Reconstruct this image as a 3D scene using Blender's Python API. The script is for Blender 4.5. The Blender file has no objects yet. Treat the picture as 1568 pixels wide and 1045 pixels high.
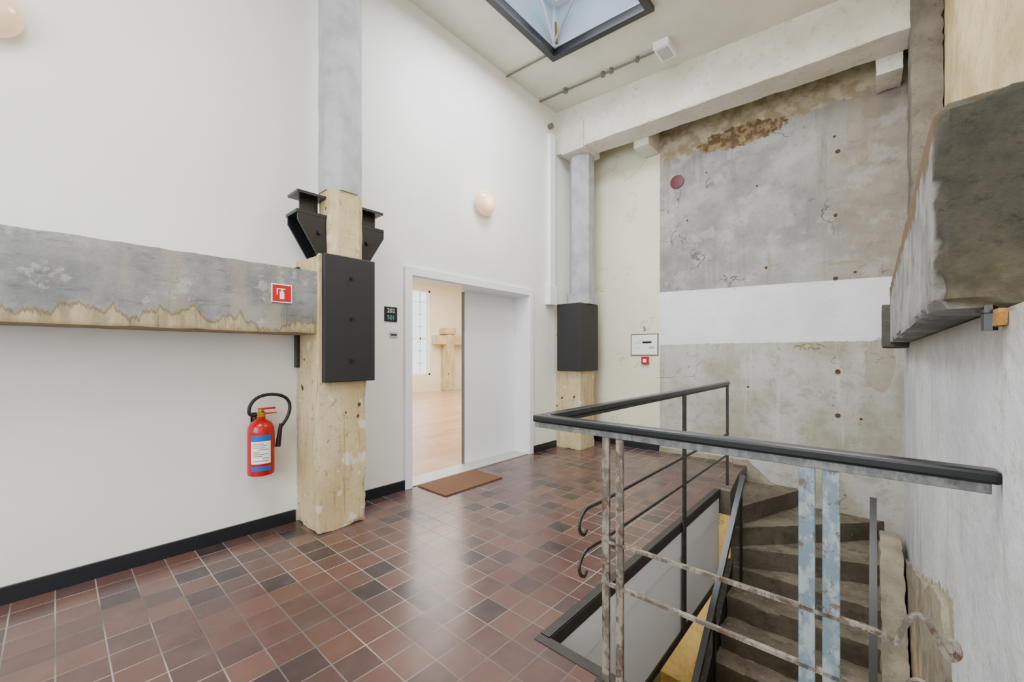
import bpy, bmesh, math, random
from mathutils import Vector, noise, Matrix
random.seed(4)
S = bpy.context.scene
COL = S.collection

# ---------------------------------------------------------------- materials
def srgb(r, g, b):
    f = lambda c: ((c/255)/12.92 if c/255 <= .04045 else ((c/255+.055)/1.055)**2.4)
    return (f(r), f(g), f(b), 1)

class NT:
    def __init__(s, name, rough=.5, metal=0, spec=.5):
        s.mat = bpy.data.materials.new(name); s.mat.use_nodes = True
        s.t = s.mat.node_tree; s.t.nodes.clear()
        s.out = s.t.nodes.new('ShaderNodeOutputMaterial')
        s.b = s.t.nodes.new('ShaderNodeBsdfPrincipled')
        s.t.links.new(s.b.outputs[0], s.out.inputs[0])
        s.b.inputs['Roughness'].default_value = rough
        s.b.inputs['Metallic'].default_value = metal
        s.b.inputs['Specular IOR Level'].default_value = spec
        g = s.t.nodes.new('ShaderNodeNewGeometry'); s.P = g.outputs['Position']
        sp = s.t.nodes.new('ShaderNodeSeparateXYZ'); s.t.links.new(s.P, sp.inputs[0])
        s.x, s.y, s.z = sp.outputs
    def put(s, sock, v):
        if hasattr(v, 'is_output'): s.t.links.new(v, sock)
        else: sock.default_value = v
    def math(s, op, a, b=0.0, c=0.0, clamp=False):
        n = s.t.nodes.new('ShaderNodeMath'); n.operation = op; n.use_clamp = clamp
        s.put(n.inputs[0], a); s.put(n.inputs[1], b); s.put(n.inputs[2], c)
        return n.outputs[0]
    def vmath(s, op, a, b=(0,0,0)):
        n = s.t.nodes.new('ShaderNodeVectorMath'); n.operation = op
        s.put(n.inputs[0], a); s.put(n.inputs[1], b); return n.outputs[0]
    def noise(s, scale, detail=4, rough=.55, vec=None, stretch=None):
        n = s.t.nodes.new('ShaderNodeTexNoise'); n.inputs['Scale'].default_value = scale
        n.inputs['Detail'].default_value = detail; n.inputs['Roughness'].default_value = rough
        v = vec or s.P
        if stretch: v = s.vmath('MULTIPLY', v, stretch)
        s.t.links.new(v, n.inputs['Vector']); return n.outputs['Fac']
    def ramp(s, f, a, b):
        n = s.t.nodes.new('ShaderNodeMapRange'); n.interpolation_type = 'SMOOTHSTEP'
        s.put(n.inputs['Value'], f); s.put(n.inputs['From Min'], a); s.put(n.inputs['From Max'], b)
        return n.outputs[0]
    def mix(s, f, a, b, mode='MIX'):
        n = s.t.nodes.new('ShaderNodeMix'); n.data_type = 'RGBA'; n.blend_type = mode
        s.put(n.inputs[0], f); s.put(n.inputs[6], a); s.put(n.inputs[7], b); return n.outputs[2]
    def color(s, c): s.put(s.b.inputs['Base Color'], c)
    def bump(s, h, strength=.3, dist=.01):
        n = s.t.nodes.new('ShaderNodeBump'); n.inputs['Strength'].default_value = strength
        n.inputs['Distance'].default_value = dist; s.put(n.inputs['Height'], h)
        s.t.links.new(n.outputs[0], s.b.inputs['Normal'])
    def blob(s, pa, pb, a, b, ra, rb, wob=1.2, sc=9):
        dx = s.math('DIVIDE', s.math('SUBTRACT', pa, a), ra); dz = s.math('DIVIDE', s.math('SUBTRACT', pb, b), rb)
        dd = s.math('ADD', s.math('MULTIPLY', dx, dx), s.math('MULTIPLY', dz, dz))
        dd = s.math('ADD', dd, s.math('MULTIPLY', s.math('SUBTRACT', s.noise(sc, 5), .5), wob*2))
        return s.ramp(dd, 1.05, .9)
    def crack(s, scale, w, seed=0):     # thin meandering crack lines, masked to be sparse
        n = s.noise(scale, 5, .6, vec=s.vmath('ADD', s.P, (seed, seed*2, seed*3)))
        l = s.ramp(s.math('ABSOLUTE', s.math('SUBTRACT', n, .5)), w, 0)
        return s.math('MULTIPLY', l, s.ramp(s.noise(scale*1.3, 2, vec=s.vmath('ADD', s.P, (seed+5, 1, 2))), .54, .6))

def pbr(name, col, rough=.5, metal=0, var=.06, vs=6, bump=0, bs=60, emis=None, es=0):
    m = NT(name, rough, metal)
    c2 = tuple(c*(1-var) for c in col[:3])+(1,)
    m.color(m.mix(m.ramp(m.noise(vs), .35, .65), col, c2))
    if bump: m.bump(m.noise(bs, 5), bump, .005)
    if emis:
        m.b.inputs['Emission Color'].default_value = emis; m.b.inputs['Emission Strength'].default_value = es
    return m.mat

W = srgb
m_wall = pbr('plaster_white', W(239,238,233), .55, var=.04, vs=1.3, bump=.06, bs=30)
m_ceil = pbr('plaster_ceiling', W(220,216,203), .8, var=.1, vs=2, bump=.25, bs=14)
m_cream = pbr('plaster_cream', W(236,228,200), .7, var=.06, vs=2, bump=.15, bs=20)
m_black = pbr('black_steel', W(24,25,27), .35, var=.1, bump=.03)
m_blackp = pbr('black_panel', W(30,31,33), .6, var=.05)
m_blackw = pbr('black_handrail', W(14,18,20), .3, var=.2, vs=20)
m_base = pbr('baseboard_dark', W(26,30,36), .35, var=.1)
m_white = pbr('paint_white', W(238,239,243), .35, var=.01)
m_shaft = pbr('column_paint', W(172,172,177), .45, var=.26, vs=5, bump=.25, bs=25)
m_opal = pbr('opal_glass', W(226,200,166), .2, var=0, emis=(1,.64,.34,1), es=.5)
m_grey = pbr('grey_plastic', W(180,180,176), .4, var=.03)
m_cond = pbr('conduit_grey', W(112,106,98), .5, var=.15)
m_red = pbr('red_paint', W(176,4,16), .2, var=.04)
m_redd = pbr('red_sign', W(190,10,18), .4, var=.0)
m_blue = pbr('label_blue', W(24,92,176), .4, var=.02)
m_brass = pbr('brass', W(200,150,50), .3, 1, var=.1)
m_rubber = pbr('rubber_black', W(14,14,16), .5, var=.05)
m_signw = pbr('sign_white', W(240,240,238), .4, var=0)
m_signd = pbr('sign_dark', W(22,28,34), .4, var=0)
m_cyan = pbr('sign_cyan', W(90,190,200), .4, var=0)
m_foam = pbr('insulation_foam', W(176,130,60), .9, var=.4, vs=60, bump=.6)
m_hole = pbr('hole_rust', W(92,62,42), .9, var=.3, vs=60)
m_edge = pbr('edge_steel_brown', W(52,45,42), .45, var=.3, vs=15, bump=.1)

def tiles():
    m = NT('quarry_tiles'); p = .1662
    v = m.vmath('MULTIPLY', m.vmath('ADD', m.P, (3.66, .0, .0)), (1/p, 1/p, 0))
    fl = m.vmath('FLOOR', v); fr = m.vmath('FRACTION', v)
    wn = m.t.nodes.new('ShaderNodeTexWhiteNoise'); m.t.links.new(fl, wn.inputs['Vector'])
    r = wn.outputs['Value']
    cr = m.t.nodes.new('ShaderNodeValToRGB'); cr.color_ramp.interpolation = 'CONSTANT'
    cols = [(0,(82,59,54)),(.14,(93,66,58)),(.3,(85,61,56)),(.46,(99,71,62)),(.6,(77,58,55)),(.76,(60,48,48)),(.84,(89,64,56)),(.95,(52,43,45))]
    e = cr.color_ramp.elements
    e[0].position = 0; e[0].color = W(*cols[0][1]); e[1].position = cols[1][0]; e[1].color = W(*cols[1][1])
    for q, c in cols[2:]:
        k = e.new(q); k.color = W(*c)
    m.t.links.new(r, cr.inputs[0])
    n1 = m.noise(7, 5)
    c = m.mix(m.ramp(n1, .4, .85), cr.outputs[0], m.mix(.3, cr.outputs[0], W(116,94,86)))
    c = m.mix(m.ramp(m.noise(1.4, 3), .5, .75), c, m.mix(.3, c, W(50,42,44)))
    a = m.vmath('ABSOLUTE', m.vmath('SUBTRACT', fr, (.5,.5,.5)))
    sp = m.t.nodes.new('ShaderNodeSeparateXYZ'); m.t.links.new(a, sp.inputs[0])
    mx = m.math('MAXIMUM', sp.outputs[0], sp.outputs[1])
    g = m.ramp(mx, .478, .486)
    gcol = m.mix(m.ramp(m.noise(1.1, 2), .42, .6), W(92,84,80), W(152,144,138))
    m.color(m.mix(g, c, gcol))
    rg = m.math('ADD', m.math('MULTIPLY', m.noise(5, 4), .2), .15)
    m.put(m.b.inputs['Roughness'], m.math('ADD', rg, m.math('MULTIPLY', g, .35)))
    h = m.math('ADD', m.math('MULTIPLY', g, -1.0), m.math('MULTIPLY', m.noise(12, 3), .35))
    h = m.math('ADD', h, m.math('MULTIPLY', r, .3))
    m.bump(h, .35, .003)
    return m.mat
m_tile = tiles()

def stone():
    m = NT('pillar_stone', .8)
    n = m.noise(3.5, 6, .6, stretch=(1,1,.35))
    c = m.mix(m.ramp(n, .3, .7), W(188,166,118), W(212,196,158))
    c = m.mix(m.ramp(m.noise(14, 5, .7), .54, .7), c, W(166,138,90))
    c = m.mix(m.math('MULTIPLY', m.ramp(m.noise(6, 3), .64, .68), .8), c, W(222,216,202))
    c = m.mix(m.ramp(m.noise(40, 3, .6, stretch=(1,1,.06)), .55, .7), c, m.mix(.5, c, W(136,106,68)))
    c = m.mix(m.ramp(m.noise(7.3, 2, vec=m.vmath('ADD', m.P, (7,3,1))), .715, .73), c, W(86,56,32))
    m.color(c); m.bump(m.noise(30, 8, .7), .7, .01); return m.mat
m_stone = stone()

def beam_mat():
    m = NT('concrete_beam_stained', .75)
    n = m.noise(3, 6, .6)
    g = m.mix(m.ramp(n, .3, .7), W(108,109,109), W(152,152,151))
    g = m.mix(m.ramp(m.noise(22, 4, .7, stretch=(1,.3,1)), .5, .8), g, W(92,91,87))
    g = m.mix(m.math('MULTIPLY', m.ramp(m.noise(5, 4, stretch=(1,1,.2), vec=m.vmath('ADD', m.P, (2,9,0))), .5, .68), .6), g, W(158,150,130))
    g = m.mix(m.math('MULTIPLY', m.ramp(m.noise(6, 6, .7, vec=m.vmath('ADD', m.P, (5,1,7))), .56, .62), .5), g, W(180,180,178))
    s = m.mix(m.ramp(m.noise(8, 5, stretch=(1,2,.4)), .35, .7), W(184,168,130), W(142,127,94))
    s = m.mix(m.math('MULTIPLY', m.ramp(m.noise(16, 6, .7), .48, .68), .8), s, W(130,126,112))
    edge = m.math('ADD', 1.665, m.math('MULTIPLY', m.math('SUBTRACT', m.noise(2.1, 7, .7, stretch=(1,1,.12)), .5), .72))
    c = m.mix(m.ramp(m.math('SUBTRACT', m.z, edge), -.02, .035), s, g)
    d = m.math('ABSOLUTE', m.math('SUBTRACT', m.z, edge))
    c = m.mix(m.math('MULTIPLY', m.ramp(d, .02, .0), .6), c, W(84,70,50))
    c = m.mix(m.math('MULTIPLY', m.ramp(m.noise(34, 3, .6, stretch=(1,1,.08)), .58, .68), m.math('MULTIPLY', m.ramp(m.z, 1.8, 1.62), .6)), c, W(78,68,50))
    c = m.mix(m.math('MULTIPLY', m.ramp(m.z, 1.6, 1.57), .5), c, W(128,100,60))
    m.color(c); m.bump(m.noise(26, 8, .7), .6, .01); return m.mat
m_beam = beam_mat()

def concrete(name, a, b, d, bump=.5, sc=2.5, rough=.85):
    m = NT(name, rough)
    c = m.mix(m.ramp(m.noise(sc, 6, .6), .32, .68), W(*a), W(*b))
    c = m.mix(m.math('MULTIPLY', m.ramp(m.noise(sc*6, 6, .7), .52, .75), .7), c, W(*d))
    m.color(c); m.bump(m.noise(24, 8, .7), bump, .01); return m.mat
m_conc_dark = concrete('concrete_dark', (76,74,68), (100,96,88), (60,56,50), .8, 4)
m_conc_brown = concrete('concrete_brown', (92,86,78), (128,120,108), (74,64,54), .8, 3)
m_curb = concrete('curb_concrete', (134,124,106), (166,156,136), (102,90,70), 1.0, 5)
m_upper = concrete('upper_wall_plaster', (184,160,110), (208,192,150), (146,120,78), .9, 3)
m_bpaint = concrete('beam_paint_cream', (208,203,187), (226,222,211), (176,165,138), .6, 2)

def stairm():
    m = NT('stair_concrete', .75)
    c = m.mix(m.ramp(m.noise(2.5, 6, .6), .32, .68), W(90,81,66), W(120,110,93))
    c = m.mix(m.math('MULTIPLY', m.ramp(m.noise(9, 6, .7), .48, .66), .7), c, W(66,57,45))
    c = m.mix(m.math('MULTIPLY', m.ramp(m.noise(14, 6, .7, vec=m.vmath('ADD', m.P, (3,3,3))), .58, .66), .5), c, W(150,142,126))
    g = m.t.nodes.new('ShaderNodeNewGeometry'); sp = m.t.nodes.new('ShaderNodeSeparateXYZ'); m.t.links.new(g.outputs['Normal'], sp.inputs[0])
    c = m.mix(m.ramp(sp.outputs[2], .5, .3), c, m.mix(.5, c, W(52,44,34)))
    m.color(c); m.bump(m.noise(24, 8, .7), .6, .01); return m.mat
m_stair = stairm()

def rbeam():
    m = NT('right_beam_concrete', .8)
    dark = m.mix(m.ramp(m.noise(7, 6, .7), .3, .7), W(60,58,50), W(90,85,70))
    dark = m.mix(m.ramp(m.noise(30, 6, .7), .5, .7), dark, W(50,46,38))
    lo = m.mix(m.ramp(m.noise(18, 5), .35, .65), W(96,88,66), W(128,119,90))
    dark = m.mix(m.ramp(m.math('ADD', m.z, m.math('MULTIPLY', m.noise(6), .3)), 1.86, 1.66), dark, lo)
    light = m.mix(m.ramp(m.noise(5, 6), .35, .65), W(142,140,136), W(184,182,178))
    light = m.mix(m.math('MULTIPLY', m.ramp(m.noise(16, 6, .7), .5, .7), .6), light, W(108,102,90))
    brk = m.math('ADD', m.z, m.math('MULTIPLY', m.noise(9, 5), .3))
    light = m.mix(m.ramp(brk, 2.06, 2.12), light, W(118,92,60))
    c = m.mix(m.ramp(m.y, 1.515, 1.53), dark, light)
    m.color(c); m.bump(m.noise(38, 8, .75), 1.0, .016); return m.mat
m_rbeam = rbeam()

def backwall():
    m = NT('back_wall_layers', .8)
    n = m.noise(1.6, 7, .6)
    wob = m.math('MULTIPLY', m.math('SUBTRACT', m.noise(9, 6, .65), .5), .05)
    zz = m.math('ADD', m.z, wob)
    grey = m.mix(m.ramp(n, .35, .65), W(130,127,126), W(164,162,161))
    warm = m.math('MULTIPLY', m.ramp(m.math('ADD', m.x, m.math('MULTIPLY', m.noise(1.7, 5, vec=m.vmath('ADD', m.P, (3,0,8))), 2.2)), .2, 1.4), .75)
    grey = m.mix(warm, grey, m.mix(m.ramp(m.noise(4, 6), .35, .65), W(158,144,122), W(134,124,108)))
    grey = m.mix(m.math('MULTIPLY', m.ramp(m.noise(2.4, 6, .7, vec=m.vmath('ADD', m.P, (9,2,3))), .5, .62), .5), grey, W(182,178,172))
    grey = m.mix(m.math('MULTIPLY', m.ramp(m.noise(12, 6, .7), .55, .7), .45), grey, W(102,96,90))
    grey = m.mix(m.math('MULTIPLY', m.ramp(m.noise(4, 5, .7, stretch=(2,1,.15)), .54, .7), .45), grey, W(110,104,98))
    ck = m.crack(1.1, .006, 3)
    grey = m.mix(m.math('MULTIPLY', ck, .7), grey, W(86,78,70))
    low = m.mix(m.ramp(m.noise(1.9, 6, .6, vec=m.vmath('ADD', m.P, (1,5,2))), .35, .68), W(188,186,180), W(160,153,134))
    low = m.mix(m.math('MULTIPLY', m.ramp(m.noise(4.5, 6, .7, vec=m.vmath('ADD', m.P, (5,5,2))), .5, .62), .6), low, W(150,143,127))
    low = m.mix(m.math('MULTIPLY', m.ramp(m.noise(10, 6, .7), .58, .68), .65), low, W(130,115,90))
    low = m.mix(m.math('MULTIPLY', m.ramp(m.noise(3, 5, .7, stretch=(2,1,.2), vec=m.vmath('ADD', m.P, (1,1,1))), .56, .7), .5), low, W(206,204,198))
    low = m.mix(m.math('MULTIPLY', ck, .6), low, W(120,110,92))
    white = m.mix(m.ramp(n, .3, .7), W(236,236,239), W(220,220,224))
    l1 = m.math('ADD', 2.33, m.math('MULTIPLY', m.math('ADD', m.x, 2.34), -.035))
    c = m.mix(m.ramp(m.math('SUBTRACT', m.math('ADD', m.z, m.math('MULTIPLY', wob, .25)), l1), -.004, .004), white, grey)
    c = m.mix(m.ramp(zz, 1.57, 1.555), c, low)
    topl = m.math('ADD', 4.26, m.math('MULTIPLY', m.math('SUBTRACT', m.noise(2.2, 6, .65), .5), .6))
    c = m.mix(m.ramp(m.math('SUBTRACT', m.z, topl), 0, .015), c, m.mix(m.ramp(m.noise(8,5), .4, .6), W(184,174,150), W(154,139,112)))
    br = m.blob(m.x, m.z, -1.3, 4.26, .5, .14)
    c = m.mix(br, c, m.mix(m.ramp(m.noise(14, 5), .4, .6), W(98,78,54), W(156,134,98)))
    b2 = m.blob(m.x, m.z, -.56, 1.5, .14, .04, .6, 14)
    c = m.mix(m.math('MULTIPLY', b2, .8), c, m.mix(m.ramp(m.noise(30, 5), .4, .6), W(116,98,76), W(184,170,140)))
    for (bx,bz,rx,rz,al) in ((.05,1.3,.12,.3,.55),(-.25,2.45,.16,.02,.8),(-.95,2.52,.03,.02,.8),(-.3,1.2,.03,.03,.9),(-.1,3.9,.14,.4,.4),(-2.25,4.0,.08,.3,.4)):
        b = m.blob(m.x, m.z, bx, bz, rx, rz, .6, 7)
        c = m.mix(m.math('MULTIPLY', b, al), c, W(150,134,108))
    crm = m.mix(m.ramp(n, .3, .7), W(234,229,206), W(226,220,196))
    c = m.mix(m.ramp(m.math('ADD', m.x, m.math('MULTIPLY', wob, .3)), -2.345, -2.34), crm, c)
    m.color(c)
    h = m.math('SUBTRACT', m.noise(14, 8, .7), m.math('MULTIPLY', m.math('ADD', m.math('ADD', br, b2), ck), 1.5))
    m.bump(h, .6, .014); return m.mat
m_backw = backwall()

def rwall():
    m = NT('right_wall_plaster', .7)
    w = m.mix(m.ramp(m.noise(2, 6), .35, .65), W(214,216,220), W(192,194,198))
    w = m.mix(m.math('MULTIPLY', m.ramp(m.noise(11, 6, .7), .56, .68), .55), w, W(170,164,152))
    w = m.mix(m.math('MULTIPLY', m.ramp(m.noise(3, 6, .7, stretch=(1,1,.3), vec=m.vmath('ADD', m.P, (0,3,1))), .54, .68), .5), w, W(164,162,156))
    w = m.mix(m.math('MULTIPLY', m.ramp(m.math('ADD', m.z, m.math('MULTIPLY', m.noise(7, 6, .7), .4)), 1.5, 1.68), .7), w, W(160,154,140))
    lo = m.mix(m.ramp(m.noise(5, 6), .35, .65), W(140,130,110), W(172,162,140))
    e = m.math('ADD', m.z, m.math('MULTIPLY', m.math('SUBTRACT', m.noise(4, 6, .65), .5), .3))
    lim = m.math('SUBTRACT', .375, m.math('MULTIPLY', m.math('SUBTRACT', m.y, 2.58), .34))
    k = m.ramp(m.math('SUBTRACT', e, lim), .01, -.01)
    ye = m.math('ADD', m.y, m.math('MULTIPLY', m.math('SUBTRACT', m.noise(5, 6, .65, vec=m.vmath('ADD', m.P, (6,1,1))), .5), .4))
    k = m.math('MULTIPLY', k, m.ramp(ye, 2.4, 2.43))
    c = m.mix(k, w, lo)
    m.color(c); m.bump(m.math('ADD', m.noise(9, 7, .65), m.math('MULTIPLY', k, .8)), .7, .02); return m.mat
m_rwall = rwall()

def wood():
    m = NT('wood_floor', .25)
    v = m.vmath('MULTIPLY', m.P, (1/.14, 1/1.2, 0))
    wn = m.t.nodes.new('ShaderNodeTexWhiteNoise'); m.t.links.new(m.vmath('FLOOR', v), wn.inputs['Vector'])
    c = m.mix(wn.outputs['Value'], W(184,146,110), W(204,170,134))
    c = m.mix(m.ramp(m.noise(8, 5, stretch=(6,.6,1)), .4, .7), c, W(172,134,98))
    m.color(c); return m.mat
m_wood = wood()

def coir():
    m = NT('coir_mat', .95)
    w = m.t.nodes.new('ShaderNodeTexWave'); w.inputs['Scale'].default_value = 14; w.bands_direction = 'Y'
    w.inputs['Distortion'].default_value = 1.5; m.t.links.new(m.P, w.inputs['Vector'])
    m.color(m.mix(m.ramp(w.outputs['Fac'], .2, .8), W(84,57,38), W(124,87,56)))
    m.bump(m.noise(300, 3), .9, .006); return m.mat
m_coir = coir()

def worn(name, base, a, r2, th=.62, amt=1, metal=.15):
    m = NT(name, .5, metal)
    c = m.mix(m.ramp(m.noise(26, 5, .7, stretch=(1,1,.5)), .44, .6), W(*base), W(*a))
    c = m.mix(m.math('MULTIPLY', m.ramp(m.noise(17, 6, .7, vec=m.vmath('ADD', m.P, (4,4,4))), th, th+.06), amt), c, W(*r2))
    m.color(c); m.bump(m.noise(60, 5), .25, .003); return m.mat
m_worn = worn('worn_steel', (92,84,74), (140,131,118), (82,54,36), .54, .85)
m_worng = worn('worn_rail_steel', (88,90,90), (116,116,112), (72,58,46), .62, .6)
m_wornb = worn('worn_blue_steel', (104,122,132), (146,156,158), (92,68,50), .57, .8)
m_wornd = worn('worn_dark_steel', (42,38,35), (66,59,52), (72,50,34), .62, .5)

# ---------------------------------------------------------------- geometry
def mesh(name, verts, faces, mat, smooth=False):
    me = bpy.data.meshes.new(name); me.from_pydata([tuple(v) for v in verts], [], faces); me.update()
    bm = bmesh.new(); bm.from_mesh(me); bmesh.ops.recalc_face_normals(bm, faces=bm.faces); bm.to_mesh(me); bm.free()
    o = bpy.data.objects.new(name, me); COL.objects.link(o)
    if mat: me.materials.append(mat)
    if smooth:
        for p in me.polygons: p.use_smooth = True
    return o

def roughen(o, size=.05, amp=.012, clampx=None):
    bm = bmesh.new(); bm.from_mesh(o.data)
    bmesh.ops.triangulate(bm, faces=bm.faces)
    for _ in range(7):
        es = [e for e in bm.edges if e.calc_length() > size]
        if not es or len(bm.verts) > 30000: break
        bmesh.ops.subdivide_edges(bm, edges=es, cuts=1, use_grid_fill=False)
        bmesh.ops.triangulate(bm, faces=bm.faces)
    for v in bm.verts:
        p = v.co.copy()
        d = noise.noise_vector(p*6)*amp + noise.noise_vector(p*17)*amp*.5
        v.co = p+d
        if clampx is not None and v.co.x > clampx: v.co.x = clampx
    bmesh.ops.recalc_face_normals(bm, faces=bm.faces)
    bm.to_mesh(o.data); bm.free()
    for p in o.data.polygons: p.use_smooth = True
    o.data.set_sharp_from_angle(angle=math.radians(40))
    return o

def boxvf(x0,x1,y0,y1,z0,z1,off=0):
    v = [(x0,y0,z0),(x1,y0,z0),(x1,y1,z0),(x0,y1,z0),(x0,y0,z1),(x1,y0,z1),(x1,y1,z1),(x0,y1,z1)]
    f = [(0,3,2,1),(4,5,6,7),(0,1,5,4),(1,2,6,5),(2,3,7,6),(3,0,4,7)]
    return v, [tuple(i+off for i in q) for q in f]

def boxes(name, L, mat, bevel=0):
    V=[];F=[]
    for b in L:
        v,f = boxvf(*b, off=len(V)); V+=v; F+=f
    o = mesh(name, V, F, mat)
    if bevel:
        md = o.modifiers.new('bevel','BEVEL'); md.width=bevel; md.segments=2; md.limit_method='ANGLE'
    return o
def box(name, x0,x1,y0,y1,z0,z1, mat, bevel=0): return boxes(name,[(x0,x1,y0,y1,z0,z1)],mat,bevel)

def rough_box(name, x0,x1,y0,y1,z0,z1, mat, step=.03, amp=.004, chip=.014, seed=0):
    bm = bmesh.new()
    lo = Vector((x0,y0,z0)); hi = Vector((x1,y1,z1)); sz = hi-lo
    for ax in range(3):
        u, v = [(1,2),(2,0),(0,1)][ax]
        nu = max(1,int(sz[u]/step)); nv = max(1,int(sz[v]/step))
        for side in (0,1):
            g = []
            for i in range(nu+1):
                row = []
                for j in range(nv+1):
                    p = Vector((0,0,0)); p[ax] = (lo,hi)[side][ax]
                    p[u] = lo[u]+sz[u]*i/nu; p[v] = lo[v]+sz[v]*j/nv
                    row.append(bm.verts.new(p))
                g.append(row)
            for i in range(nu):
                for j in range(nv):
                    q = [g[i][j],g[i+1][j],g[i+1][j+1],g[i][j+1]]
                    bm.faces.new(q if side else q[::-1])
    bmesh.ops.remove_doubles(bm, verts=bm.verts, dist=1e-5)
    c = (lo+hi)/2; so = Vector((seed*7.3, seed*3.1, seed*1.7))
    for vt in bm.verts:
        p = vt.co.copy()
        ds = sorted(min(abs(p[k]-lo[k]), abs(p[k]-hi[k])) for k in range(3))
        d = noise.noise_vector((p+so)*9)*amp
        if ds[1] < step*.5:
            k = max(0, noise.noise((p+so)*5)+.1 + .6*noise.noise((p+so)*19))
            dirn = Vector([0 if min(abs(p[q]-lo[q]),abs(p[q]-hi[q])) > step*.5 else (1 if p[q] < c[q] else -1) for q in range(3)])
            d += dirn*chip*(k*1.3+.12)
        vt.co = p + d
    me = bpy.data.meshes.new(name); bm.to_mesh(me); bm.free(); me.materials.append(mat)
    for p in me.polygons: p.use_smooth = True
    o = bpy.data.objects.new(name, me); COL.objects.link(o)
    me.set_sharp_from_angle(angle=math.radians(35))
    return o

def prism(name, poly, z0, z1, mat, axis='z'):
    n = len(poly)
    def P(a,b,c):
        return {'z':(a,b,c),'y':(a,c,b),'x':(c,a,b)}[axis]
    V = [P(a,b,z0) for a,b in poly]+[P(a,b,z1) for a,b in poly]
    F = [tuple(range(n))[::-1], tuple(range(n,2*n))]+[(i,(i+1)%n,n+(i+1)%n,n+i) for i in range(n)]
    return mesh(name, V, F, mat)

def cyl(name, p0, p1, r, mat, seg=24, r1=None, smooth=True):
    p0=Vector(p0);p1=Vector(p1);d=(p1-p0).normalized();a=d.orthogonal().normalized();b=d.cross(a)
    r1 = r if r1 is None else r1
    V=[];
    for k,(p,rr) in enumerate(((p0,r),(p1,r1))):
        for i in range(seg):
            t=2*math.pi*i/seg; V.append(p+a*math.cos(t)*rr+b*math.sin(t)*rr)
    F=[(i,(i+1)%seg,seg+(i+1)%seg,seg+i) for i in range(seg)]+[tuple(range(seg))[::-1],tuple(range(seg,2*seg))]
    o=mesh(name,V,F,mat,smooth)
    if smooth: o.data.set_sharp_from_angle(angle=math.radians(40))
    return o

def octo(name, cx, cy, w, z0, z1, mat, cham=.28, step=.06, amp=.003, seed=1):
    h=w/2; c=h*(1-2*cham)
    poly=[(-c,-h),(c,-h),(h,-c),(h,c),(c,h),(-c,h),(-h,c),(-h,-c)]
    n=max(1,int((z1-z0)/step)); V=[];F=[]
    for k in range(n+1):
        z=z0+(z1-z0)*k/n
        for x,y in poly:
            p=Vector((cx+x,cy+y,z)); V.append(p+noise.noise_vector(p*7+Vector((seed,0,0)))*amp)
    for k in range(n):
        for i in range(8): F.append((k*8+i,k*8+(i+1)%8,(k+1)*8+(i+1)%8,(k+1)*8+i))
    F.append(tuple(range(8))[::-1]);F.append(tuple(range(n*8,n*8+8)))
    return mesh(name,V,F,mat)

def lathe(name, prof, origin, axis, mat, seg=40):
    ax=Vector(axis).normalized();a=ax.orthogonal().normalized();b=ax.cross(a);o0=Vector(origin)
    V=[];F=[];n=len(prof)
    for r,h in prof:
        for i in range(seg):
            t=2*math.pi*i/seg;V.append(o0+ax*h+(a*math.cos(t)+b*math.sin(t))*max(r,.0005))
    for k in range(n-1):
        for i in range(seg): F.append((k*seg+i,k*seg+(i+1)%seg,(k+1)*seg+(i+1)%seg,(k+1)*seg+i))
    F.append(tuple(range(seg))[::-1]);F.append(tuple(range((n-1)*seg,n*seg)))
    o=mesh(name,V,F,mat,True); o.data.set_sharp_from_angle(angle=math.radians(45)); return o

def tube(name, pts, r, mat, res=8, smooth=True):
    cu=bpy.data.curves.new(name,'CURVE');cu.dimensions='3D';cu.bevel_depth=r;cu.bevel_resolution=4;cu.use_fill_caps=True
    sp=cu.splines.new('NURBS' if smooth else 'POLY');sp.points.add(len(pts)-1)
    for i,p in enumerate(pts): sp.points[i].co=(*p,1)
    if smooth: sp.order_u=4;sp.use_endpoint_u=True;sp.resolution_u=res
    o=bpy.data.objects.new(name,cu);COL.objects.link(o);cu.materials.append(mat);return o

def band(name, pts, nrm, w, t, mat):
    nrm=Vector(nrm).normalized();pts=[Vector(p) for p in pts];V=[];F=[]
    for i,p in enumerate(pts):
        tg=(pts[min(i+1,len(pts)-1)]-pts[max(i-1,0)]).normalized();q=tg.cross(nrm).normalized()
        for a,b in ((-1,-1),(1,-1),(1,1),(-1,1)): V.append(p+q*w/2*a+nrm*t/2*b)
    for i in range(len(pts)-1):
        for k in range(4): F.append((i*4+k,i*4+(k+1)%4,(i+1)*4+(k+1)%4,(i+1)*4+k))
    F.append((0,1,2,3));m=(len(pts)-1)*4;F.append((m+3,m+2,m+1,m))
    return mesh(name,V,F,mat)

def cr(pts, n=6):
    P=[Vector(p) for p in pts]; out=[]
    for i in range(len(P)-1):
        a=P[max(i-1,0)];b=P[i];c=P[i+1];d=P[min(i+2,len(P)-1)]
        for k in range(n):
            t=k/n; out.append(.5*((2*b)+(c-a)*t+(2*a-5*b+4*c-d)*t*t+(3*b-a-3*c+d)*t**3))
    out.append(P[-1]); return out

def grp(name, objs):
    e=bpy.data.objects.new(name,None);COL.objects.link(e);e.empty_display_size=.1
    c=Vector((0,0,0));k=0
    for o in objs:
        for q in o.bound_box: c+=o.matrix_basis@Vector(q);k+=1
    e.location=c/max(k,1)
    for o in objs:
        o.parent=e;o.matrix_parent_inverse=Matrix.Translation(-e.location)
    return e

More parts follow.
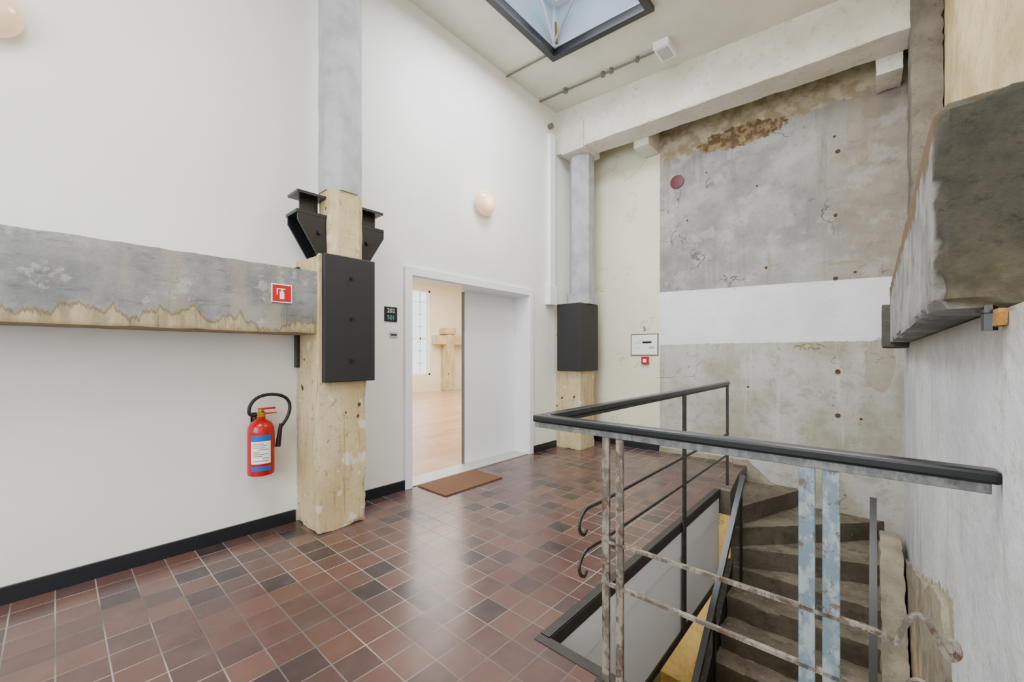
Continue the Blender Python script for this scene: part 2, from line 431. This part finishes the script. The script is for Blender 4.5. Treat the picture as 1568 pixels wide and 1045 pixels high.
def text(name, body, size, loc, rot, mat, align='CENTER'):
    cu=bpy.data.curves.new(name,'FONT');cu.body=body;cu.size=size;cu.align_x=align;cu.align_y='CENTER';cu.extrude=.0006
    o=bpy.data.objects.new(name,cu);COL.objects.link(o);o.location=loc;o.rotation_euler=rot;cu.materials.append(mat);return o
RL=(math.pi/2,0,math.pi/2); RB=(math.pi/2,0,0)

XL=-3.66; XR=.24; YB=5.9; OX=-1.2; OY=1.62
zc=lambda x: 5.15-.07*(x-XL)
# ---- shell
boxes('floor',[(XL,OX,-4,YB,-.25,0),(OX,2.5,-4,OY,-.25,0)],m_tile)
DY0,DY1,DZ=2.5,4.47,2.25
boxes('wall_left',[(-3.93,XL,-4,DY0,-.25,5.6),(-3.93,XL,DY1,14,-.25,5.6),(-3.93,XL,DY0,DY1,DZ,5.6)],m_wall)
box('wall_back',XL,.8,YB,YB+.2,-3.3,5.5,m_backw)
boxes('wall_right_lower',[(XR,.8,.9,YB,-3.3,1.515),(XR-.011,XR+.01,.9,1.49,-.0,1.5)],m_rwall)
box('wall_right_upper',.46,.8,.9,YB,1.515,5.5,m_upper)
box('wall_alcove',.8,2.5,.9,1.1,-.25,5.5,m_wall)
box('wall_right_far',2.5,2.7,-4,1.1,-.25,5.5,m_wall)
boxes('wall_front',[(-3.93,-3.0,-4.2,-4,-.25,5.6),(2.0,2.7,-4.2,-4,-.25,5.6),(-3,2,-4.2,-4,-.25,.9),(-3,2,-4.2,-4,4.6,5.6)],m_wall)
boxes('window_1',[(-3,2,-4.12,-4.06,.9,.96),(-3,2,-4.12,-4.06,4.54,4.6)]+[(x-.03,x+.03,-4.12,-4.06,.96,4.54) for x in (-2.97,-1.75,-.5,.75,1.97)],m_white)  # unseen window, added so that sky light enters from behind
SX0,SX1,SY0,SY1=-2.96,-1.71,2.5,4.1
def slab(x0,x1,y0,y1):
    V=[(x,y,zc(x)+dz) for dz in (0,.3) for x,y in ((x0,y0),(x1,y0),(x1,y1),(x0,y1))]
    return V,[(0,3,2,1),(4,5,6,7),(0,1,5,4),(1,2,6,5),(2,3,7,6),(3,0,4,7)]
V=[];F=[]
for a in ((XL,SX0,-4,YB),(SX1,2.5,-4,YB),(SX0,SX1,-4,SY0),(SX0,SX1,SY1,YB)):
    v,f=slab(*a); F+=[tuple(i+len(V) for i in q) for q in f]; V+=v
mesh('ceiling',V,F,m_ceil)
# skylight
parts=[]
def ring(name,x0,x1,y0,y1,w,dz0,dz1,mat):
    V=[];F=[]
    for (a,b,c,d) in ((x0,x1,y0,y0+w),(x0,x1,y1-w,y1),(x0,x0+w,y0+w,y1-w),(x1-w,x1,y0+w,y1-w)):
        k=len(V)
        V+=[(x,y,zc(x)+dz) for dz in (dz0,dz1) for x,y in ((a,c),(b,c),(b,d),(a,d))]
        F+=[tuple(i+k for i in q) for q in [(0,3,2,1),(4,5,6,7),(0,1,5,4),(1,2,6,5),(2,3,7,6),(3,0,4,7)]]
    return mesh(name,V,F,mat)
m_sky_in = pbr('skylight_lining', W(190,204,220), .4, var=.03)
parts.append(ring('black_frame',SX0-.02,SX1+.02,SY0-.02,SY1+.02,.075,-.045,.05,m_black))
parts.append(ring('lining',SX0+.03,SX1-.03,SY0+.03,SY1-.03,.03,.05,.62,m_sky_in))
parts.append(ring('sash',SX0+.06,SX1-.06,SY0+.06,SY1-.06,.09,.52,.6,m_white))
parts.append(band('glazing_bar',[(-2.335,SY0+.1,zc(-2.3)+.56),(-2.335,SY1-.1,zc(-2.3)+.56)],(0,0,1),.06,.06,m_white))
parts.append(band('opener_arm',[(-2.88,4.03,zc(-2.8)+.06),(-2.75,3.4,zc(-2.7)+.5)],(1,0,0),.035,.02,m_white))
parts.append(band('opener_arm_b',[(-2.88,4.0,zc(-2.8)+.08),(-2.45,3.9,zc(-2.3)+.52)],(0,1,0),.03,.02,m_grey))
parts.append(band('corner_rail',[(SX0+.075,SY1-.075,zc(SX0)+.04),(SX0+.075,SY1-.075,zc(SX0)+.55)],(1,0,0),.05,.03,m_white))
parts.append(band('opener_chain',[(-2.84,4.0,zc(-2.84)+.06),(-2.84,3.98,zc(-2.84)+.3)],(0,1,0),.02,.02,m_brass))
grp('skylight',parts)

def sbeam(name,x0,x1,y0,y1,z0a,z0b,z1a,z1b,mat,n=170):
    V=[];F=[];K=None
    for i in range(n+1):
        t=i/n;x=x0+(x1-x0)*t;zb_=z0a+(z0b-z0a)*t;zt=z1a+(z1b-z1a)*t
        ch=lambda q:.006+.022*max(0,noise.noise(Vector((x*4,q,1)))+.5*noise.noise(Vector((x*17,q,3))))
        a=ch(0);b=ch(9)
        sec=[(y0,zb_+a*1.2),(y0+a,zb_),(y0+.12,zb_),(y0+.24,zb_),(y1-b,zb_),(y1,zb_+b),(y1,zt),(y0,zt),(y0,zb_+.25)]
        for (y,z) in sec:
            p=Vector((x,y,z));V.append(p+noise.noise_vector(p*5)*.006)
        K=len(sec)
    for i in range(n):
        for k in range(K): F.append((i*K+k,i*K+(k+1)%K,(i+1)*K+(k+1)%K,(i+1)*K+k))
    F.append(tuple(range(K)));m=n*K;F.append(tuple(range(m,m+K))[::-1])
    return mesh(name,V,F,mat)
sbeam('ceiling_beam',XL,.46,5.14,5.5,4.5,4.37,5.2,4.9,m_bpaint)
rough_box('stub_beam',-2.56,-2.34,5.5,YB-.012,4.36,4.9,m_bpaint,.05,.004,.01,3)
rough_box('corbel_block',.02,.22,5.5,YB-.012,4.22,4.7,m_bpaint,.05,.004,.01,4)

# ---- pillars
def pillar(tag,y0,y1,shy,seed):
    P=[rough_box('lower_shaft',XL,-3.22,y0,y1,0,2.2,m_stone,.035,.0022,.012,seed),
       octo('neck',-3.36,shy,.29,2.2,2.74,m_stone,.2,.04,.008,seed) if seed==1 else octo('neck',-3.36,shy,.40,2.18,2.34,m_shaft,.2),
       octo('upper_shaft',-3.36,shy,.31 if seed==1 else .34,2.74 if seed==1 else 2.34,5.14 if seed==1 else 4.52,m_shaft,.28,.05,.004,seed)]
    return P
P=pillar('a',1.36,1.76,1.6,1)
P.append(box('cover_plate',-3.36,-3.17,1.385,1.81,1.19,2.2,m_blackp,.006))
for z in (1.36,1.7,2.03): P.append(cyl('bolt',(-3.17,1.6,z),(-3.155,1.6,z),.014,m_black,6,smooth=False))
for (a,b) in ((1.235,1.455),(1.745,1.965)):
    s=1 if a<1.5 else -1; out=a if s==1 else b; inn=b if s==1 else a
    P.append(box('bracket_top_plate',-3.50,-3.30,a,b,2.665,2.685,m_black))
    P.append(box('bracket_web',-3.41,-3.39,a+.05,b-.03,2.53,2.665,m_black))
    P.append(box('bracket_seat',-3.51,-3.29,a-.01,b,2.505,2.53,m_black))
    for x in (-3.5,-3.3):
        P.append(prism('bracket_gusset',[(out,2.505),(inn,2.505),(inn,2.18),(inn-s*.06,2.18),(out,2.45)],x-.008,x+.008,m_black,'x'))
    P.append(box('bracket_back',-3.5,-3.3,min(inn,inn-s*.015),max(inn,inn-s*.015),2.2,2.505,m_black))
    P.append(cyl('bracket_bolt',(-3.29,(a+b)/2+s*.05,2.38),(-3.27,(a+b)/2+s*.05,2.38),.018,m_black,6,smooth=False))
P.append(box('side_plate',-3.64,-3.58,1.335,1.36,1.3,2.14,m_wornd))
grp('pillar',P)
P=pillar('b',5.14,5.54,5.4,2)
P.append(box('cover_plate',-3.6,-3.19,5.08,5.6,1.17,2.18,m_blackp,.006))
P.append(rough_box('capital',-3.56,-3.16,5.12,5.6,4.45,4.85,m_bpaint,.05,.006,.01,5))
grp('pillar',P)

rough_box('concrete_beam',XL,-3.25,-3.0,1.38,1.57,2.06,m_beam,.04,.002,.007,3)
P=[rough_box('beam_body',.116,.46,1.5,5.3,1.52,2.05,m_rbeam,.025,.004,.02,8)]
P.append(cyl('anchor_bolt',(.214,1.53,1.462),(.214,1.53,1.53),.014,m_black,6,smooth=False))
P.append(cyl('anchor_washer',(.21,1.53,1.505),(.21,1.53,1.512),.024,m_black,20))
P.append(rough_box('foam_lump',.212,.228,1.43,1.49,1.47,1.51,m_foam,.008,.006,.008,2))
grp('right_concrete_beam',P)
rough_box('beam_end_block',.06,XR-.002,5.05,5.4,1.47,1.87,m_conc_dark,.04,.004,.012,4)
rough_box('upper_column',.25,.458,5.08,5.5,2.0,5.0,m_conc_brown,.05,.008,.03,6)

# ---- baseboards
boxes('baseboard_left',[(XL,XL+.018,-4,1.35,0,.1),(XL,XL+.018,1.77,DY0-.08,0,.1),(XL,XL+.018,DY1+.08,5.13,0,.1),(XL,XL+.018,5.55,YB,0,.1)],m_base,.003)
box('baseboard_back',XL+.02,-2.34,YB-.018,YB,0,.1,m_base,.003)
rough_box('trim_concrete_back',-2.34,-1.37,YB-.03,YB,0,.06,m_curb,.03,.003,.006,2)

# ---- door
P=[boxes('frame',[(XL-.265,XL+.01,DY0-.03,DY0+.012,0,DZ+.03),(XL-.265,XL+.01,DY1-.012,DY1+.03,0,DZ+.03),(XL-.265,XL+.01,DY0+.012,DY1-.012,DZ-.012,DZ+.03)],m_white),
   boxes('architrave',[(XL+.001,XL+.03,DY0-.08,DY0+.005,0,DZ+.09),(XL+.001,XL+.03,DY1-.005,DY1+.08,0,DZ+.09),(XL+.001,XL+.03,DY0+.005,DY1-.005,DZ+.0,DZ+.09)],m_white,.004),
   box('closed_leaf',-3.955,-3.91,3.48,DY1-.014,.012,DZ-.014,m_white,.003),
   box('open_leaf',-4.93,-3.96,2.45,2.49,.012,2.22,m_white,.003),
   box('leaf_edge_seal',-3.957,-3.908,3.472,3.481,.012,2.22,m_cond),
   box('threshold',-3.95,XL,DY0+.012,DY1-.012,0,.012,m_grey,.003)]
grp('door_1',P)
box('doormat',-3.63,-3.16,2.57,3.39,0.0,.016,m_coir,.005)

# ---- room beyond the door
FX=-13.0
box('room_floor',FX,-3.93,-1,14,-.2,0,m_wood)
box('room_ceiling',FX,-3.93,-1,14,4.4,4.6,m_ceil)
WZ0,WZ1=.64,3.95
wins=[(4.2,6.6),(8.0,9.82),(11.7,13.3)]
L=[];y=-1
for a,b in wins:
    L+=[(FX-.3,FX,y,a,-.2,4.6),(FX-.3,FX,a,b,-.2,WZ0),(FX-.3,FX,a,b,WZ1,4.6)];y=b
L.append((FX-.3,FX,y,14,-.2,4.6))
boxes('room_wall_far',L,m_cream)
box('room_wall_end',FX-.3,-3.66,14,14.2,-.2,4.6,m_cream)
box('room_wall_near',FX-.3,-3.93,-1.2,-1,-.2,4.6,m_cream)
for i,(a,b) in enumerate(wins):
    B=[(FX-.12,FX-.06,a,b,WZ0,WZ0+.07),(FX-.12,FX-.06,a,b,WZ1-.07,WZ1),(FX-.12,FX-.06,a,a+.07,WZ0,WZ1),(FX-.12,FX-.06,b-.07,b,WZ0,WZ1)]
    for k in range(1,4): yy=a+(b-a)*k/4; B.append((FX-.11,FX-.07,yy-.022,yy+.022,WZ0,WZ1))
    for k in range(1,7): zz=WZ0+(WZ1-WZ0)*k/7; B.append((FX-.11,FX-.07,a,b,zz-(.045 if k==3 else .015),zz+(.045 if k==3 else .015)))
    boxes('window_%d'%(i+2),B,m_white)
P=[rough_box('shaft',FX,FX+.42,10.3,10.66,0,2.25,m_stone,.06,.004,.012,9),rough_box('cap',FX,FX+.46,10.22,10.74,2.25,2.5,m_stone,.06,.005,.02,11)]
grp('pillar',P)
rough_box('concrete_beam',FX,FX+.38,9.85,14,1.85,2.2,m_stone,.08,.004,.01,12)

# ---- wall lamps
for y in (3.55,-.27):
    P=[lathe('back_plate',[(.10,0),(.10,.03)],(XL,y,3.3),(1,0,0),m_white),
       lathe('opal_dome',[(.10,.02),(.145,.03),(.158,.055),(.15,.085),(.12,.12),(.075,.145),(.03,.157),(0,.16)],(XL,y,3.3),(1,0,0),m_opal)]
    grp('wall_lamp',P)

# ---- signs
P=[box('plate',XL,XL+.006,2.19,2.335,1.745,1.895,m_signd),text('label_top','202',.06,(XL+.008,2.262,1.855),RL,m_signw),text('label_low','501',.06,(XL+.008,2.262,1.785),RL,m_cyan)]
grp('room_number_sign',P)
P=[box('plate',XL,XL+.006,2.25,2.34,1.585,1.64,m_grey),box('mark',XL+.006,XL+.008,2.26,2.33,1.605,1.62,m_signd)]
grp('name_plate',P)
xs=-3.247
P=[box('border',xs,xs+.006,1.035,1.175,1.79,1.925,m_signw),box('field',xs+.006,xs+.008,1.043,1.167,1.798,1.917,m_redd),
   box('pictogram_body',xs+.008,xs+.01,1.09,1.12,1.815,1.87,m_signw),box('pictogram_neck',xs+.008,xs+.01,1.1,1.11,1.87,1.885,m_signw),
   box('pictogram_hose',xs+.008,xs+.01,1.075,1.125,1.885,1.892,m_signw),box('pictogram_hose_drop',xs+.008,xs+.01,1.07,1.077,1.845,1.892,m_signw)]
grp('fire_extinguisher_sign',P)
yb=YB
P=[box('plate',-2.79,-2.36,yb-.012,yb,1.4,1.73,m_cond,.002),box('paper',-2.775,-2.375,yb-.014,yb-.012,1.415,1.715,m_signw)]
for a,b,c,d in ((-2.72,-2.5,1.59,1.6),(-2.72,-2.64,1.52,1.525),(-2.66,-2.58,1.63,1.64)): P.append(box('plan_line',a,b,yb-.016,yb-.014,c,d,m_grey))
P.append(box('plan_block',-2.6,-2.46,yb-.016,yb-.014,1.585,1.615,m_signd)); P.append(box('plan_block_b',-2.5,-2.42,yb-.016,yb-.014,1.5,1.54,m_grey))
P.append(text('floor_number','5',.1,(-2.575,yb-.002,1.8),RB,m_signd))
grp('evacuation_plan',P)
P=[box('box',-2.61,-2.5,yb-.04,yb,1.27,1.385,m_red,.004),box('push_plate',-2.58,-2.53,yb-.044,yb-.04,1.3,1.35,m_signw)]
grp('fire_alarm_call_point',P)
lathe('red_wall_disc',[(.095,0),(.095,.012),(.08,.016)],(-2.09,YB,3.88),(0,-1,0),pbr('disc_red',W(90,14,26),.5))
P=[]
for (x,z,r) in ((-.3,3.72,.024),(-.32,3.0,.02),(-.33,3.9,.014),(-.3,1.22,.026),(-.3,.72,.026),(-.32,2.28,.024),(-1.0,2.5,.018),(-.15,2.33,.014),(-1.95,3.3,.014),(-1.1,3.55,.014),(-.1,.7,.014),(-1.7,3.9,.012),(-1.2,1.0,.014)):
    P.append(lathe('hole',[(r,0),(r*.8,.004),(r*.3,.002)],(x,YB,z),(0,-1,0),m_hole,12))
grp('wall_anchor_plugs',P)

# ---- conduits on the ceiling
P=[]
def cpt(x,y,d=.025): return (x,y,zc(x)-d)
P.append(tube('pipe',[cpt(-3.65,4.72),cpt(-1.9,4.72)],.013,m_cond,smooth=False))
P.append(tube('pipe_b',[cpt(-3.65,4.0),cpt(-2.99,4.0)],.012,m_cond,smooth=False))
for x,r in ((-3.2,.035),(-2.62,.03),(-2.5,.03),(-2.15,.025)): P.append(cyl('junction',cpt(x,4.72,.0),cpt(x,4.72,.05),r,m_cond))
grp('ceiling_conduit',P)
P=[box('housing',-1.91,-1.73,4.6,4.88,4.94,5.04,m_white,.01),box('lens',-1.88,-1.76,4.64,4.84,4.93,4.94,m_grey,.003)]
grp('emergency_light',P)
P=[box('duct',XL,XL+.07,4.9,5.03,2.45,4.72,m_white,.006),box('terminal_box',XL,XL+.09,4.86,5.05,2.16,2.45,m_white,.008),
   cyl('detector',(XL,4.96,4.86),(XL+.06,4.96,4.86),.04,m_cond)]
grp('cable_duct',P)

# ---- fire extinguisher
ex,ey,ez=-3.545,1.06,.48
R=.092
P=[lathe('body',[(R*.8,0),(R*.97,.008),(R,.03),(R,.33),(R*.95,.37),(R*.75,.405),(R*.4,.425),(.03,.43),(.03,.445)],(ex,ey,ez),(0,0,1),m_red),
   lathe('valve',[(.024,.44),(.03,.45),(.03,.48),(.018,.49),(.018,.51)],(ex,ey,ez),(0,0,1),m_brass)]
def arc(name,z0,z1,a0,a1,r,mat,n=20):
    V=[];F=[]
    for i in range(n+1):
        a=a0+(a1-a0)*i/n
        for z in (z0,z1): V.append((ex+r*math.cos(a),ey+r*math.sin(a),z))
    for i in range(n): F.append((2*i,2*i+2,2*i+3,2*i+1))
    return mesh(name,V,F,mat,True)
ca=math.atan2(-1.06,3.54)
P+=[arc('label_white',ez+.10,ez+.31,ca-.75,ca+.75,R+.0008,m_signw),arc('label_blue',ez+.27,ez+.315,ca-.75,ca+.75,R+.0014,m_blue),
    arc('label_blue_low',ez+.045,ez+.08,ca-.75,ca+.75,R+.0014,m_blue)]
for i,(z,a,b,mm) in enumerate(((.25,-.6,.2,m_red),(.235,-.6,.4,m_cond),(.22,-.6,.3,m_cond),(.205,-.2,.55,m_cond),(.185,-.6,-.1,m_red),(.17,-.6,.5,m_cond),(.155,-.6,.1,m_cond),(.14,.1,.55,m_blue),(.12,-.6,.5,m_cond))):
    P.append(arc('label_text_%d'%i,ez+z,ez+z+.005,ca+a,ca+b,R+.0014,mm))
P.append(boxes('lever',[(ex-.012,ex+.012,ey-.02,ey+.10,ez+.5,ez+.515),(ex-.012,ex+.012,ey-.02,ey+.11,ez+.465,ez+.475)],m_red,.003))
P.append(cyl('gauge',(ex,ey-.01,ez+.47),(ex+.05,ey-.02,ez+.47),.02,m_brass))
P.append(tube('hose',[(ex,ey-.02,ez+.47),(ex+.0,ey-.09,ez+.44),(ex,ey-.09,ez+.56),(ex,ey+.02,ez+.63),(ex,ey+.2,ez+.6),(ex,ey+.22,ez+.47),(ex+.01,ey+.17,ez+.39),(ex+.02,ey+.13,ez+.35)],.0125,m_rubber))
P.append(cyl('nozzle',(ex+.02,ey+.135,ez+.38),(ex+.02,ey+.112,ez+.2),.013,m_rubber,16,.02))
P.append(box('wall_bracket',XL,ex-.03,ey-.03,ey+.03,ez+.37,ez+.44,m_black))
P.append(box('wall_bracket_back',XL,XL+.006,ey-.04,ey+.04,ez+.2,ez+.47,m_black))
grp('fire_extinguisher',P)

# ---- stair well
boxes('trim_floor_opening',[(OX-.05,OX+.006,OY,4.62,-.02,.004),(OX-.05,XR-.012,OY-.05,OY+.006,-.02,.004),(OX,OX+.008,OY,4.6,-.07,.004)],m_edge)
box('stairwell_upstand',OX-.14,OX-.002,OY+.02,4.6,-.9,-.25,m_white)
box('stairwell_edge_cladding',OX-.001,OX+.004,OY+.01,4.58,-.27,-.06,m_white)
box('trim_well_bottom',OX-.15,OX+.01,OY+.01,4.6,-.96,-.9,m_edge)
PX,PY=-1.1,4.62; SL=-1.08
rise,go=.19,.233
steps=[]
SXR=.2; SYB=YB-.003
def ang(deg):
    a=math.radians(deg); dx,dy=math.cos(a),math.sin(a)
    tx=(SXR-PX)/dx if dx>1e-6 else 1e9; ty=(SYB-PY)/dy if dy>1e-6 else 1e9
    t=min(tx,ty); return (PX+dx*t,PY+dy*t)
A=[97,70,47,24,0]
for k in range(4):
    p=ang(A[k]);q=ang(A[k+1])
    poly=[(PX,PY),p]
    if abs(p[1]-SYB)<1e-4 and abs(q[0]-SXR)<1e-4: poly.append((SXR,SYB))
    poly.append(q)
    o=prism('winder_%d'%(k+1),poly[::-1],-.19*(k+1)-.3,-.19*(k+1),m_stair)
    roughen(o,.06,.006,SXR+.02)
    steps.append(o)
for k in range(5,17):
    y1=PY-go*(k-5); z=-rise*k
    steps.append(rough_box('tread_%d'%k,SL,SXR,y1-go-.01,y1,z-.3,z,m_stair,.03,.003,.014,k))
sl=rise/go
steps.append(prism('stair_string',[(PY+.02,-.70),(PY+.02,-1.2),(PY-12*go,-1.2-12*rise),(PY-12*go,-.70-12*rise)],SL-.06,SL,m_wornd,'x'))
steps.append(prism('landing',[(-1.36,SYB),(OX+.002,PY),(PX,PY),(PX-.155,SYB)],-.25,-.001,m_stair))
steps.append(roughen(prism('skirting',[(-1.36,0),(-1.33,.06),(-1.2,.07),(-1.05,-.08),(-.95,-.16),(-.65,-.34),(-.2,-.5),(SXR,-.62),(SXR,-1.2),(-1.36,-1.2)],YB-.07,SYB,m_curb,'y'),.05,.008,SXR))
prof=[(5.83,-.46),(5.4,-.36),(5.0,-.36),(4.8,-.42),(4.6,-.55),(4.2,-.86),(3.4,-1.5),(2.4,-2.32),(1.8,-2.8),(1.8,-3.2),(5.83,-3.2)]
steps.append(roughen(prism('curb',prof,.05,SXR,m_curb,'x'),.06,.018,SXR))
def srail(x,tag):
    z=lambda y:.14-(4.68-y)*.815
    return [band('handrail_'+tag,[(x,4.7,z(4.7)),(x,2.2,z(2.2))],(1,0,0),.05,.045,m_blackw)],z
P,z=srail(-1.0,'inner')
for y in (4.62,3.7,2.8): P.append(box('baluster',-1.01,-.99,y-.02,y+.02,z(y)-.9-.1,z(y),m_black))
steps+=P
P,z=srail(.0,'wall')
for y in (3.4,2.5): P.append(tube('handrail_bracket',[(.0,y,z(y)-.02),(.0,y,z(y)-.08),(.1,y,z(y)-.1),(XR-.03,y,z(y)-.1)],.008,m_black))
steps+=P
grp('staircase',steps)
roughen(prism('trim_wall_plinth',[(5.85,-.5),(5.6,-.62),(5.3,-.5),(5.0,-.42),(4.7,-.34),(4.3,-.18),(3.9,-.1),(3.5,.04),(3.2,.1),(2.95,.24),(2.7,.3),(2.55,.33),(2.46,.25),(2.43,.1),(2.47,-.2),(2.40,-.5),(2.44,-1.2),(2.44,-3.2),(5.85,-3.2)],.214,XR+.01,m_curb,'x'),.07,.010,XR+.01)
box('lower_floor',XL,XR,-1,YB,-3.4,-3.23,m_stair)
box('wall_lower_left',-3.93,XL,-1,YB,-3.3,-.25,m_cream)
box('wall_lower_front',-3.93,.8,-1.2,-1,-3.3,-.25,m_cream)
box('wall_lower_right',XR,.8,-1,.9,-3.3,-.25,m_cream)
rough_box('lower_pillar',-1.75,-1.4,3.2,3.55,-3.23,-.25,m_stone,.06,.002,.01,14)

# ---- balustrade
RY=1.56; RXx=-1.2; RZ=1.115
P=[]
P.append(boxes('handrail_near',[(RXx-.03,XR-.003,RY-.03,RY+.03,RZ-.034,RZ)],m_blackw,.009))
P.append(boxes('handrail_side',[(RXx-.03,RXx+.03,RY+.0305,4.92,RZ-.034,RZ)],m_blackw,.009))
P.append(boxes('rail_flat_near',[(RXx-.022,XR-.02,RY-.018,RY+.018,RZ-.06,RZ-.0345)],m_worng,.002))
P.append(boxes('rail_flat_side',[(RXx-.02,RXx+.02,RY+.021,4.9,RZ-.052,RZ-.0345)],m_wornd,.002))
for x,m,w in ((-.85,m_worn,.032),(-.787,m_worn,.032),(-.155,m_wornb,.042),(-.095,m_wornb,.042)):
    P.append(box('post',x-w/2,x+w/2,RY-.008,RY+.008,0.0,RZ-.058,m,.002))
for x in (-.8185,-.125):
    P.append(box('post_spacer',x-.016,x+.016,RY-.006,RY+.006,.59,.63,m_wornd))
    P.append(box('base_plate',x-.07,x+.07,RY-.03,RY+.03,.004,.014,m_wornd))
for y,zb_ in ((3.5,-.92),(4.84,-.24)):
    P.append(box('side_post',RXx+.012,RXx+.026,y-.034,y+.034,zb_,RZ-.045,m_wornd,.002))
for z in (.612,.432):
    pts=[Vector((-.87,RY,z)),Vector((-.5,RY,z)),Vector((0.0,RY,z))]
    w=[(.03,z-.008),(.046,z-.012),(.06,z+.03),(.077,z+.068),(.094,z+.08),(.11,z+.072),(.125,z+.04),(.139,z+.008),(.15,z-.006),(.162,z+.002),(.167,z+.018),(.162,z+.034),(.153,z+.036),(.148,z+.026)]
    pts+=cr([Vector((a,RY,b)) for a,b in w],4)
    P.append(band('flat_bar',pts,(0,1,0),.013,.016,m_worn))
for z in (.56,.335):
    w=[(1.93,z-.11),(1.905,z-.13),(1.87,z-.11),(1.855,z-.07),(1.875,z-.03),(1.92,z),(1.98,z+.004),(2.06,z)]
    pts=cr([Vector((RXx+.03,a,b)) for a,b in w],4)+[Vector((RXx+.03,3.0,z)),Vector((RXx+.03,4.85,z))]
    P.append(band('side_flat_bar',pts,(1,0,0),.018,.010,m_wornd))
grp('balustrade',P)

# ---------------------------------------------------------------- lights
w=bpy.data.worlds.new('world');S.world=w;w.use_nodes=True
w.node_tree.nodes['Background'].inputs[0].default_value=(.80,.90,1,1);w.node_tree.nodes['Background'].inputs[1].default_value=2.6
def area(name,loc,rot,sx,sy,p,col=(1,1,1)):
    l=bpy.data.lights.new(name,'AREA');l.shape='RECTANGLE';l.size=sx;l.size_y=sy;l.energy=p;l.color=col
    o=bpy.data.objects.new(name,l);COL.objects.link(o);o.location=loc;o.rotation_euler=rot;return o
area('ceiling_light_hall',(-1.3,-.6,4.8),(0,0,0),1.4,2.2,130,(1,.97,.92))  # added fill above the view, not an actual hall lamp
area('window_light',(-.5,-3.9,2.8),(math.radians(90),0,0),4.6,3.2,260,(.93,.97,1))  # added fill behind the camera, placed at the unseen window
area('skylight_light',(-2.3,3.2,5.1),(0,0,0),1.0,1.3,150,(.88,.95,1))
area('ceiling_light_stair',(-.4,3.4,4.65),(0,0,0),.9,1.2,55,(1,.98,.95))  # added out of view to brighten the stairs and the well
area('room_light',(-8.5,7,4.3),(0,0,0),6,8,1000,(1,.95,.88))
def point(name,loc,p,col,r=.1):
    l=bpy.data.lights.new(name,'POINT');l.energy=p;l.color=col;l.shadow_soft_size=r
    o=bpy.data.objects.new(name,l);COL.objects.link(o);o.location=loc
point('lamp_glow',(XL+.3,3.55,3.3),4,(1,.8,.58))
point('lower_lamp',(-2.4,4.4,-1.4),140,(1,.7,.25))

# ---------------------------------------------------------------- camera
cd=bpy.data.cameras.new('camera');cd.sensor_width=36;cd.lens=36*622/1568;cd.shift_y=22.5/1568;cd.clip_start=.02
cam=bpy.data.objects.new('camera',cd);COL.objects.link(cam)
cam.location=(0,0,1.4);cam.rotation_euler=(math.radians(90),0,math.asin(.6645))
S.camera=cam
